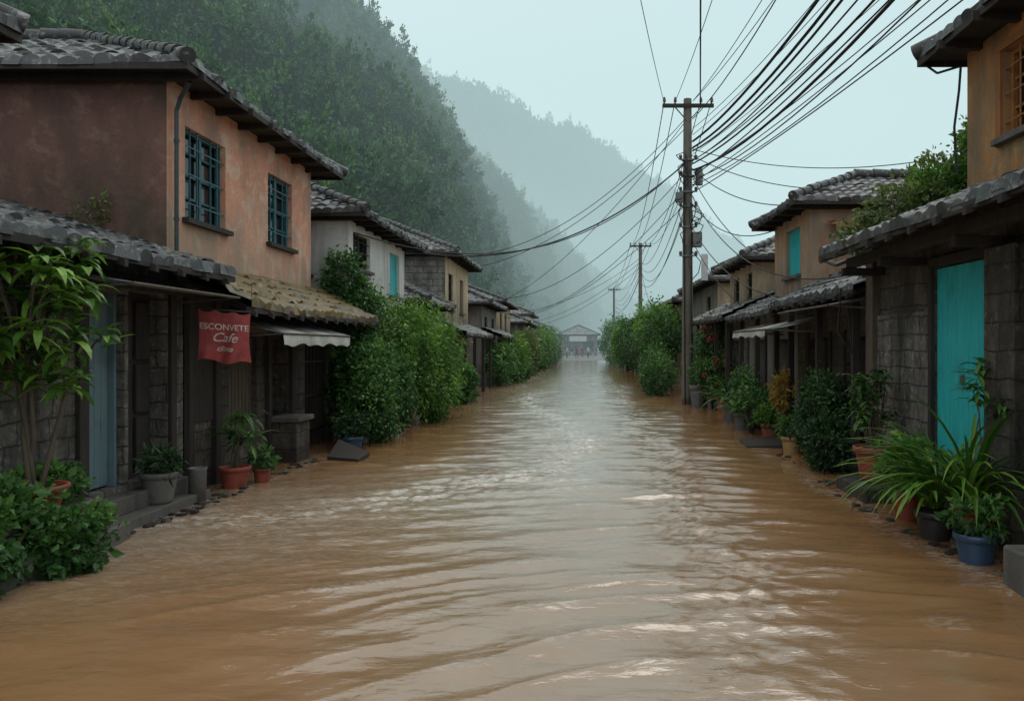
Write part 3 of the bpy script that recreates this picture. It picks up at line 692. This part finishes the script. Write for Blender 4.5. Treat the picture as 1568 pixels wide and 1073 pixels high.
# plants left
rt=empty('umbrella_tree')
tips=[(-4.5+random.uniform(-.5,.42),6.5+random.uniform(-.45,.45),random.uniform(1.55,2.75)) for _ in range(60)]
rosette_tree('umbrella_tree',(-4.5,6.55,.6),tips,12,.27,.07,L_bright,rt,.022,4,True)
pot(rt,(-4.5,6.55,.40),.26,.26,M_terra)
bush('ivy_shrub',[(-4.35,5.9,.35,.32,.5,.40),(-4.1,6.55,.2,.22,.4,.28),(-4.6,6.9,.55,.2,.4,.2)],6500,.07,L_mid,minz=.0,droop=.2,elong=1.6)
rt=empty('potted_plant'); pot(rt,(-4.55,8.65,.10),.19,.34,M_greypot); bush('x',[(-4.55,8.65,.55,.2,.2,.15)],500,.09,L_dark,rt,minz=.38,trunk=False,elong=3)
b_=B(); b_.lathe((-4.42,9.25,-.05),[(0,0),(.09,0),(.1,.42),(.11,.44),(.09,.44),(.085,.3),(0,.3)],M_greypot); b_.done('grey_bucket')
rt=empty('cordyline_plant'); pot(rt,(-4.42,10.25,-.06),.19,.32,M_terra); rosette_tree('x',(-4.42,10.25,.25),[(-4.5,10.3,.7),(-4.3,10.2,.95),(-4.4,10.4,.6),(-4.25,10.3,.62)],16,.36,.05,L_mid,rt,.015)
rt=empty('potted_plant'); pot(rt,(-4.22,10.65,-.06),.12,.24,M_terra); bush('x',[(-4.22,10.65,.3,.14,.14,.14)],300,.07,L_mid,rt,minz=.15,trunk=False)
b_=B(); b_.box(-4.6,-4.05,9.95,11.1,-.4,-.03,M_stone); b_.done('stone_step',None,.02)
bush('climbing_vine',[(-4.75,16.2,3.05,.4,.45,.62),(-4.5,16.3,2.5,.42,.5,.5),(-4.5,15.9,1.8,.4,.4,.7),(-4.5,15.5,.9,.32,.4,.9)],12000,.08,L_mid,droop=.5,elong=1.7,nclump=60)
bush('leafy_shrub',[(-3.85,14.9,.75,.42,.8,.75),(-3.8,16.2,.9,.45,.8,.8),(-4.0,15.5,1.4,.38,.7,.6)],17000,.07,L_mid,droop=.3,elong=1.6,nclump=80)
bush('bamboo_shrub',[(-3.85,18.4,1.6,.7,1.2,1.15),(-3.5,19.3,.8,.55,1.1,.8),(-4.1,17.6,2.0,.5,.8,.85),(-3.5,20.2,1.55,.55,.8,1.0)],26000,.085,L_bright,droop=.6,elong=2.6,nclump=110)
bush('wall_plant',[(-6.2,10.0,3.35,.22,.08,.25),(-6.0,10.0,3.6,.1,.06,.12)],220,.06,L_olive,trunk=False,minz=2)
rt=empty('potted_plant'); pot(rt,(-3.95,13.9,-.1),.2,.33,M_bluepot); bush('x',[(-3.95,13.9,.4,.25,.25,.25)],700,.08,L_dark,rt,minz=.2,trunk=False)
for (x,y,z,rx,ry,rz,m) in [(-3.8,25.5,.6,.45,.9,.6,L_mid),(-3.5,36.5,.9,.6,1.4,.95,L_mid),(-3.2,40,1.1,.7,1.8,1.2,L_bright),(-3.3,44.5,.7,.6,1.4,.8,L_dark),(-3.2,50,1.3,.8,2.2,1.4,L_olive),(-3.0,57,.9,.8,2.0,1.0,L_mid),(-2.9,66,1.5,.9,2.6,1.7,L_bright),(-2.9,76,1.2,1.0,3.0,1.4,L_mid),(-3.0,90,1.8,1.2,4,2.1,L_mid)]:
    bush('street_shrub',[(x,y,z,rx,ry,rz),(x-.5,y+ry*.6,z*1.25,rx*.7,ry*.6,rz*.7)],3500,.10+y*.0012,m,nclump=50)
# ================================================================= RIGHT SIDE
p=empty('ochre_house'); b_=B(); P=PX(4.4,1)
wall(b_,P,2.0,9.0,3.3,5.1,[(7.2,8.25,3.95,4.85)],M_ochre)
b_.face([(4.4,9,3.3),(10,9,3.3),(10,9,5.1),(4.4,9,5.1)],M_ochre)
wall(b_,PY(2,1),4.4,10,3.3,5.1,[],M_ochre)
P0=PX(4.0,1); wall(b_,P0,2.0,10.8,-.4,3.28,[(7.68,8.92,.3,2.68)],M_blockd,.2)
b_.face([(4.0,10.8,-.4),(9,10.8,-.4),(9,10.8,3.4),(4.0,10.8,3.4)],M_blockd)
boxP(b_,P0,8.97,10.6,-.4,2.2,-.035,-.003,M_block)
b_.done('walls',p)
b_=B(); window(b_,P,7.2,8.25,3.95,4.85,'grid',M_woodo,1,2)
for (a0,a1,z0,z1) in ((7.12,8.34,4.852,4.93),(7.12,7.198,3.87,4.85),(8.252,8.34,3.87,4.85)): boxP(b_,P,a0,a1,z0,z1,-.03,.02,M_woodo)
n=12
for k in range(n): boxP(b_,P0,7.7+k*.1015,7.7+(k+1)*.1015-.008,.32,2.66,.02,.055+.010*(k%2),M_teal)
boxP(b_,P0,7.6,7.678,.3,2.78,-.05,.1,M_woodd); boxP(b_,P0,8.922,9.0,.3,2.78,-.05,.1,M_woodd); boxP(b_,P0,7.6,9.0,2.684,2.78,-.055,.1,M_woodd)
boxP(b_,P0,7.7,8.9,.32,2.66,.08,.12,M_dark)
boxP(b_,P0,8.28,8.33,1.4,1.5,-.01,.018,M_metal)
b_.box(3.9,4.12,10.55,10.8,-.4,3.1,M_woodm)
b_.box(3.78,3.99,6.9,7.42,-.4,2.70,M_blockd); b_.box(3.74,3.99,6.86,7.46,-.4,.55,M_blockd)
b_.box(3.5,3.62,2,10.4,2.82,2.94,M_woodd)
for yy in (5.5,7.3,9.1,10.35): b_.box(3.45,3.99,yy,yy+.1,2.72,2.817,M_woodd)
b_.done('door_and_timbers',p,.004)
lean_roof(p,1,3.2,2.6,2.0,10.6,3.04,.41,M_tile,'lean_to_roof')
hip_roof(p,3.98,10.4,1.6,9.35,5.2,.4,M_tile)
def shop(name,x,y0,y1,zt,mw_,xe,ze,mt,open_=()):
    p=empty(name); b_=B(); P=PX(x,1)
    wall(b_,P,y0,y1,-.4,zt,[(a,b2,-.4,1.95) for a,b2 in open_],mw_,.3)
    for a,b2 in open_:
        boxP(b_,P,a,b2,-.4,1.95,.3,.34,M_dark)
        n=int((b2-a)/.16)
        for k in range(n): boxP(b_,P,a+k*.16+.01,a+k*.16+.15,-.4,1.9,.2,.25,M_woodd if k%3 else M_woodm)
        boxP(b_,P,a-.09,a-.003,-.4,2.05,-.04,.06,M_woodd); boxP(b_,P,b2+.003,b2+.09,-.4,2.05,-.04,.06,M_woodd)
    b_.face([(x,y0,-.4),(x+4,y0,-.4),(x+4,y0,zt),(x,y0,zt)],mw_); b_.face([(x,y1,-.4),(x+4,y1,-.4),(x+4,y1,zt),(x,y1,zt)],mw_)
    yy=y0+.3
    while yy<y1: b_.box(xe+.15,xe+.25,yy,yy+.1,-.4,ze-.05,M_woodd); yy+=1.7
    b_.done('walls',p); lean_roof(p,1,xe,x-xe+1.2,y0-.1,y1,ze,.45,mt,'shop_roof'); return p
shop('timber_shop',4.25,10.9,15.4,2.9,M_blockd,3.72,2.62,M_tile,[(11.6,12.6),(13.4,14.6)])
shop('timber_shop',4.35,15.5,20.2,2.85,M_grey,3.75,2.52,M_tile,[(16.2,17.4),(18.4,19.4)])
shop('timber_shop',4.35,20.4,26.5,2.85,M_block,3.7,2.6,M_tilefar,[(21.2,22.4),(24,25)])
awning('tin_awning',4.2,3.42,10.9,13.6,2.52,2.36,M_tin)
awning('canvas_awning',4.1,3.1,13.2,15.9,2.30,2.08,M_canvas,.1,0)
p=house('orange_house',1,4.6,4.4,15.8,18.6,2.6,4.55,M_orange,M_orange,M_tile,wins=[(16.5,17.6,3.3,4.3,'shutter',M_teal,2,1)],endwins=[(5.5,6.3,3.4,4.2,'grid',M_woodd,1,1)],slope=.42,ov=.45)
tile_slope('canopy_roof',p,(4.9,15.15,4.08),(1,0),(0,1),1.6,.6,.3,M_tilered,.16,.2)
house('beige_house',1,4.7,4.5,21,24.6,2.6,4.05,M_beige,M_beige,M_tilefar,wins=[(21.5,22.2,3.0,3.8,'grid',M_woodd,1,1),(23.2,24,3.0,3.8,'grid',M_woodd,1,1)],ov=.45)
house('grey_house',1,5.0,5,28.5,35,-.4,4.1,M_grey,M_beige,M_tilefar,wins=[(30,31,2.8,3.7,'grid',M_woodd,1,1)])
for (y0,y1,zt,mw_) in [(38,46,3.9,M_beige),(50,60,3.7,M_grey),(66,78,3.8,M_white),(84,98,3.9,M_beige)]:
    house('row_house',1,5.0,6,y0,y1,-.4,zt,mw_,mw_,M_tilefar,wins=[(y0+1,y0+2.2,2.3,3.3,'grid',M_woodd,1,1),(y0+4,y0+5.2,2.3,3.3,'grid',M_woodd,1,1)],pitch=.4,course=.45)
bush('rooftop_vine',[(4.45,10.6,3.62,.6,.5,.3),(5.0,10.9,3.95,.55,.5,.42),(5.5,10.8,4.2,.45,.4,.4),(4.0,11.0,3.35,.4,.4,.22)],9000,.065,L_olive,droop=.1,minz=3.1,trunk=True,elong=1.8,nclump=60)
bush('rooftop_vine',[(5.2,10.2,4.35,.3,.3,.45),(4.75,10.4,3.85,.35,.3,.3)],3000,.075,L_bright,droop=.1,minz=3.1,elong=2,nclump=40)
bush('leafy_shrub',[(3.72,12.1,.6,.34,.5,.6),(3.65,11.6,.4,.3,.45,.42),(3.85,12.5,.95,.3,.45,.4)],9000,.065,L_dark,elong=1.7,nclump=70)
bush('yellow_croton',[(3.75,14.6,.95,.18,.22,.3)],450,.13,L_yellow,minz=.3,elong=3.5)
bush('leafy_shrub',[(3.6,16.5,.6,.35,.7,.4),(3.8,18.2,.8,.35,.7,.5)],4000,.08,L_mid)
bush('bougainvillea',[(4.1,23.4,1.8,.65,.8,.8),(3.9,22.8,1.0,.5,.7,.6),(4.3,24.5,2.2,.5,.8,.6)],10000,.085,L_mid,flowers=600)
bush('leafy_shrub',[(2.95,29.5,.7,.6,1.2,.75),(3.1,32,.9,.6,1.4,.9)],8000,.09,L_mid,nclump=80)
for (x,y,z,rx,ry,rz,m) in [(3.5,35,1.9,.8,1.8,1.5,L_mid),(3.7,41,2.2,.9,2.4,1.8,L_bright),(4.0,48,2.0,1.0,2.6,1.7,L_dark),(3.6,58,1.9,.9,2.8,1.8,L_mid),(3.8,68,1.7,1.0,3.4,1.7,L_bright),(3.8,82,2.3,1.2,4.4,2.3,L_mid),(4.2,96,2.3,1.5,4.4,2.4,L_mid)]:
    bush('street_tree',[(x,y,z,rx,ry,rz),(x+.5,y-ry*.5,z*1.3,rx*.7,ry*.6,rz*.6)],5000,.09+y*.0012,m,nclump=60)
rt=empty('potted_plant'); pot(rt,(3.62,9.65,.17),.26,.42,M_terra); rosette_tree('x',(3.62,9.65,.5),[(3.55+random.uniform(-.2,.3),9.65+random.uniform(-.25,.25),random.uniform(.9,1.55)) for _ in range(22)],12,.15,.06,L_mid,rt,.012)
b_=B(); b_.box(3.3,3.98,9.2,10.2,-.4,.16,M_blockd); b_.done('stone_ledge',None,.02)
rt=empty('potted_palm'); pot(rt,(3.36,7.5,-.08),.17,.34,M_blackpot); fern('x',(3.4,7.6,.26),100,1.15,.05,L_bright,rt,1.9)
rt=empty('potted_palm'); pot(rt,(3.66,7.3,-.05),.2,.40,M_terra); fern('x',(3.6,7.35,.3),100,1.25,.045,L_bright,rt,1.7)
rosette_tree('x',(3.68,7.2,.3),[(3.6,7.2,1.5),(3.75,7.1,1.3),(3.7,7.3,1.65),(3.62,7.3,1.4)],14,.2,.05,L_mid,rt,.01)
rt=empty('potted_plant'); pot(rt,(3.36,6.72,-.1),.17,.33,M_bluepot); bush('x',[(3.36,6.72,.34,.2,.2,.16)],500,.07,L_mid,rt,minz=.2,trunk=False)
rt=empty('potted_plant'); pot(rt,(3.45,8.35,-.06),.16,.36,M_terra); bush('x',[(3.45,8.3,.55,.26,.3,.28)],1300,.08,L_bright,rt,minz=.25,trunk=False)
rt=empty('potted_plant'); pot(rt,(3.62,13.5,-.08),.17,.36,M_yelpot); bush('x',[(3.62,13.5,.45,.2,.2,.2)],500,.08,L_mid,rt,minz=.25,trunk=False)
rt=empty('potted_plant'); pot(rt,(3.7,15.3,-.08),.18,.4,M_terra); bush('x',[(3.7,15.3,.5,.22,.22,.22)],500,.09,L_bright,rt,minz=.25,trunk=False)
rt=empty('potted_palm'); pot(rt,(3.6,17.4,-.1),.2,.45,M_greypot); fern('x',(3.6,17.4,.3),50,.8,.05,L_mid,rt,1.6)
b_=B(); b_.box(3.22,3.55,5.6,6.05,-.4,.30,M_stone); b_.done('kerb_stone',None,.02)
b_=B(); b_.box(3.3,3.98,6.2,8.9,-.4,-.03,M_stone); b_.done('sunken_ledge',None,.02)
for (x,y,r,h,m) in [(3.55,23.6,.24,.75,M_greypot),(3.95,23.4,.2,.8,M_greypot),(4.1,22.2,.26,.5,M_terra),(4.0,20.2,.26,.45,M_yelpot),(3.75,24.3,.2,.6,M_greypot)]:
    rt=empty('potted_plant'); pot(rt,(x,y,-.1),r,h,m); bush('x',[(x,y,h+.2,r*1.2,r*1.2,.3)],500,.1,L_mid,rt,minz=h-.2,trunk=False)
rt=empty('potted_palm'); pot(rt,(3.7,19.2,-.1),.25,.5,M_greypot); fern('x',(3.7,19.2,.35),60,1.1,.07,L_mid,rt,1.5)
b_=B(); 
b_.idx([(3.0,14.2,-.06),(3.8,14.0,-.06),(3.9,15.0,-.03),(3.1,15.3,-.03),(3.0,14.2,.02),(3.8,14.0,.07),(3.9,15.0,.12),(3.1,15.3,.03)],[(3,2,1,0),(4,5,6,7),(0,1,5,4),(1,2,6,5),(2,3,7,6),(3,0,4,7)],M_woodd); b_.done('broken_slab',None,.01)
# ================================================================= POLES AND WIRES
def utility_pole(x,y,h,r0=.18,r1=.12,clutter=True):
    p=empty('utility_pole'); b_=B()
    b_.cyl((x,y,-.4),(x,y,h),r0,r1,M_pole,14)
    b_.done('shaft',p); b_=B()
    b_.box(x-.8,x+.8,y-.17,y-.08,h-.30,h-.19,M_woodd)
    b_.cyl((x-.45,y-.14,h-.25),(x,y-.12,h-.75),.02,.02,M_metal,6); b_.cyl((x+.45,y-.14,h-.25),(x,y-.12,h-.75),.02,.02,M_metal,6)
    for dx in (-.74,-.4,.4,.74):
        b_.lathe((x+dx,y-.125,h-.19),[(.02,0),(.02,.06),(.06,.07),(.035,.1),(.055,.12),(.03,.17),(.04,.2),(0,.22)],M_ceram,10)
    b_.done('crossarm',p,0)
    if clutter:
        b_=B()
        for z in (7.6,7.1,6.6,6.15,5.5,4.6): 
            b_.cyl((x,y,z),(x,y,z+.06),.17,.17,M_metal,14)
            b_.box(x-.28,x+.28,y-.19,y-.15,z,z+.04,M_metal)
            for dx in (-.24,.24): b_.lathe((x+dx,y-.17,z+.04),[(.03,0),(.05,.03),(.05,.1),(.03,.12),(0,.13)],M_ceram,8)
        b_.box(x+.14,x+.42,y-.25,y+.05,4.9,5.35,M_metal); b_.box(x-.38,x-.16,y-.2,y,6.3,6.6,M_metal)
        b_.cyl((x+.33,y-.25,6.8),(x+.33,y-.25,7.3),.11,.11,M_metal,12)
        for k in range(26):
            z=random.uniform(4.6,8.0); a=random.uniform(-.5,.5); s=random.uniform(.2,.7)
            b_.tube([(x+.1*np.sign(a),y-.17,z),(x+a,y-.25,z-s*.5),(x+a*.8,y-.3,z-s),(x+.12*np.sign(a),y-.19,z-s*1.3)],.014,.014,M_wire,5)
        b_.tube([(x-.1,y-.16,0),(x-.12,y-.16,3),(x-.13,y-.15,7)],.02,.02,M_wire,6)
        b_.tube([(x+.1,y-.17,1),(x+.09,y-.16,3),(x+.13,y-.15,6)],.015,.015,M_wire,6)
        b_.done('fittings',p)
    return p
px,py=3.44,25.0
utility_pole(px,py,9.55,.19,.125); utility_pole(4.6,58.7,9.4,.18,.12,False); utility_pole(4.7,104,9.4,.18,.12,False)
b_=B()
b_.box(3.75,3.95,24.2,24.24,3.8,4.6,M_whitep); b_.done('notice_board')
wires=[]
def wire(a,b2,sag,r=.011,n=26): wires.append((a,b2,sag,r,n))
T=9.45
wire((px-.74,py,T),(-2.6,-6,11.5),1.0,.009)
wire((px+.4,py,T),(-.9,-6,11.8),1.0,.020)
wire((px-.4,py,T),(2.2,-6,11.5),1.2,.009)
for (xe,ze,z0,sg,r) in [(4.2,11,9.45,1.3,.010),(5.0,11.2,9.45,1.4,.010),(4.6,10.6,8.2,1.7,.032),(4.75,10.5,8.0,1.8,.030),(4.7,10.4,7.9,1.9,.024),(5.4,10.5,7.6,1.7,.016),(5.9,10.6,7.5,1.75,.022),(6.6,10.8,7.6,1.6,.013),(7.6,11.0,7.1,1.2,.016),(8.8,11.0,7.2,1.3,.011),(9.6,11,6.9,1.0,.012),(10.2,10.6,6.6,.9,.014),(6.0,11.2,8.6,1.5,.009),(3.6,10.7,8.9,1.6,.014),(7.0,11.4,8.4,1.3,.009),(5.2,10,7.3,2.0,.028),(8.2,10.6,6.8,1.5,.012),(9.2,11.4,7.8,1.1,.008),(6.3,10.4,7.0,1.9,.014)]:
    wire((px+.15,py-.1,z0),(xe,-8,ze),sg,r)
wire((px,py,7.6),(-5.0,22.0,4.5),1.2,.024); wire((px,py,7.65),(-5.0,17.0,4.3),1.5,.013)
for (z0,e,sg) in [(8.6,(-4.7,33,5.0),.9),(8.9,(-4.8,27.6,4.9),1.2),(7.2,(-4.6,37,4.1),1.3),(6.7,(-4.7,46,3.8),1.4),(6.2,(-4.7,50,3.6),1.0),(8.8,(-4.7,44,4.1),.9)]:
    wire((px-.1,py,z0),e,sg,.011)
for (z0,e,sg) in [(7.4,(5.0,15.8,4.7),.5),(7.8,(7.5,16,5.2),.6),(7.2,(4.7,21,4.2),.3),(6.6,(4.4,10.7,3.0),1.2),(6.3,(4.6,18.4,4.5),.5),(5.6,(4.2,15,2.7),.6),(5.2,(4.3,20,2.7),.3),(8.0,(9,20,6.5),.4)]:
    wire((px+.1,py,z0),e,sg,.013)
for (dx,z0,z1,sg) in [(-.74,T,9.3,1.2),(-.4,T,9.3,1.2),(.4,T,9.3,1.2),(.74,T,9.3,1.2),(0,7.8,8,1.3),(.1,7.2,7.6,1.4),(.1,6.6,7.2,1.5),(-.1,6.1,6.8,1.4)]:
    wire((px+dx,py,z0),(4.6+dx,58.7,z1),sg,.014); wire((4.6+dx,58.7,z1),(4.7+dx,104,z1),sg,.016)
for (z0,e) in [(8.3,(-4.6,50,3.8)),(8.0,(-4.6,70,3.8)),(7.6,(-4.6,84,4)),(7.8,(5,50,3.8)),(7.6,(5,66,3.8))]:
    wire((4.6,58.7,z0),e,.8,.014)
wire((8,1,8.5),(4.2,9.3,5.2),.2,.008); wire((7,-2,9.5),(4.3,9.3,5.25),.3,.006)
cu=bpy.data.curves.new('overhead_cables','CURVE'); cu.dimensions='3D'; cu.bevel_depth=1.0; cu.bevel_resolution=1; cu.materials.append(M_wire)
for (a,b2,sag,r,n) in wires:
    s=cu.splines.new('POLY'); s.points.add(n); a=Vector(a); b2=Vector(b2)
    for i in range(n+1):
        t=i/n; q=a.lerp(b2,t); q.z-=sag*4*t*(1-t); s.points[i].co=(*q,1); s.points[i].radius=r
o=bpy.data.objects.new('overhead_cables',cu); COL.objects.link(o)
b_=B()
b_.tube([(4.0,9.3,5.12),(4.15,9.2,4.95),(4.35,9.05,4.98),(4.33,9.05,4.7),(4.3,9.1,4.3),(4.33,9.1,3.75)],.014,.014,M_wire,6)
b_.tube([(3.3,10.9,3.0),(3.5,10.8,2.9),(3.75,10.75,3.0),(3.95,10.6,2.95)],.03,.03,M_metal,8)
b_.tube([(3.6,10.9,2.6),(3.55,10.9,2.0),(3.75,10.9,1.7),(3.7,10.95,2.4)],.012,.012,M_wire,6)
b_.done('service_cable')
# ================================================================= FAR GATEHOUSE AND PEOPLE
p=house('market_hall',1,-3.5,7.2,150,158,0,3.9,M_grey,M_grey,M_tilefar,wins=[],endwins=[(-2.7,.2,1.2,2.8,'grid',M_whitep,2,1),(.9,3,1.2,2.8,'grid',M_woodd,2,1)],pitch=.5,course=.5)
b_=B(); b_.box(-1.6,1.6,149.2,149.3,2.7,3.7,M_whitep); b_.done('sign_board',p)
def person(x,y,z,face,shirt,pants,step=.12):
    J=[(0,0,.93),(0,0,1.15),(0,0,1.38),(0,0,1.5),(0,.01,1.58),(0,.01,1.70),
       (.09,0,.9),(.10,step*.5,.5),(.10,step*.8,.07),(.10,step*.8-.13,.03),
       (-.09,0,.9),(-.10,-step*.3,.5),(-.10,-step*.9,.08),(-.10,-step*.9-.13,.03),
       (.19,0,1.40),(.24,.02,1.13),(.24,-.06,.9),(.24,-.08,.80),
       (-.19,0,1.40),(-.24,.02,1.13),(-.25,-.06,.9),(-.25,-.08,.80)]
    E=[(0,1),(1,2),(2,3),(3,4),(4,5),(0,6),(6,7),(7,8),(8,9),(0,10),(10,11),(11,12),(12,13),(2,14),(14,15),(15,16),(16,17),(2,18),(18,19),(19,20),(20,21)]
    rad=[.14,.13,.15,.055,.09,.085,.095,.065,.045,.04,.095,.065,.045,.04,.065,.045,.035,.035,.065,.045,.035,.035]
    me=bpy.data.meshes.new('body'); me.from_pydata(J,E,[]); o=bpy.data.objects.new('body',me); COL.objects.link(o)
    o.modifiers.new('skin','SKIN'); 
    for i,r in enumerate(rad): me.skin_vertices[0].data[i].radius=(r,r*.8 if i<3 else r)
    me.skin_vertices[0].data[0].use_root=True
    s=o.modifiers.new('sub','SUBSURF'); s.levels=1; s.render_levels=1
    bpy.context.view_layer.update()
    m2=bpy.data.meshes.new_from_object(o.evaluated_get(dg())); bpy.data.objects.remove(o)
    m2.materials.clear()
    for m in (shirt,pants,M_skin,M_hair): m2.materials.append(m)
    for pl in m2.polygons:
        c=pl.center; pl.use_smooth=True
        pl.material_index= 3 if c.z>1.69 or (c.z>1.6 and c.y>.03) else 2 if (c.z>1.46 or (abs(c.x)>.2 and c.z<1.12)) else 0 if c.z>.92 else 1
    o=bpy.data.objects.new('person',m2); COL.objects.link(o); o.location=(x,y,z); o.rotation_euler=(0,0,face)
M_skin=plain('skin',(.35,.2,.14),.6,.1); M_hair=plain('hair',(.02,.015,.012),.6,.1)
cl=[plain('cloth_a',(.5,.5,.5),.9,.2),plain('cloth_b',(.08,.12,.25),.9,.2),plain('cloth_c',(.35,.06,.06),.9,.2),plain('cloth_d',(.12,.12,.14),.9,.2)]
for i,(x,y) in enumerate([(-1.6,116),(-.9,119),(-.2,117),(.7,123),(1.5,118),(2.3,124)]): person(x,y,.06,random.uniform(-.5,3.5),cl[i%4],cl[(i+3)%4 if i%2 else 3],.15)
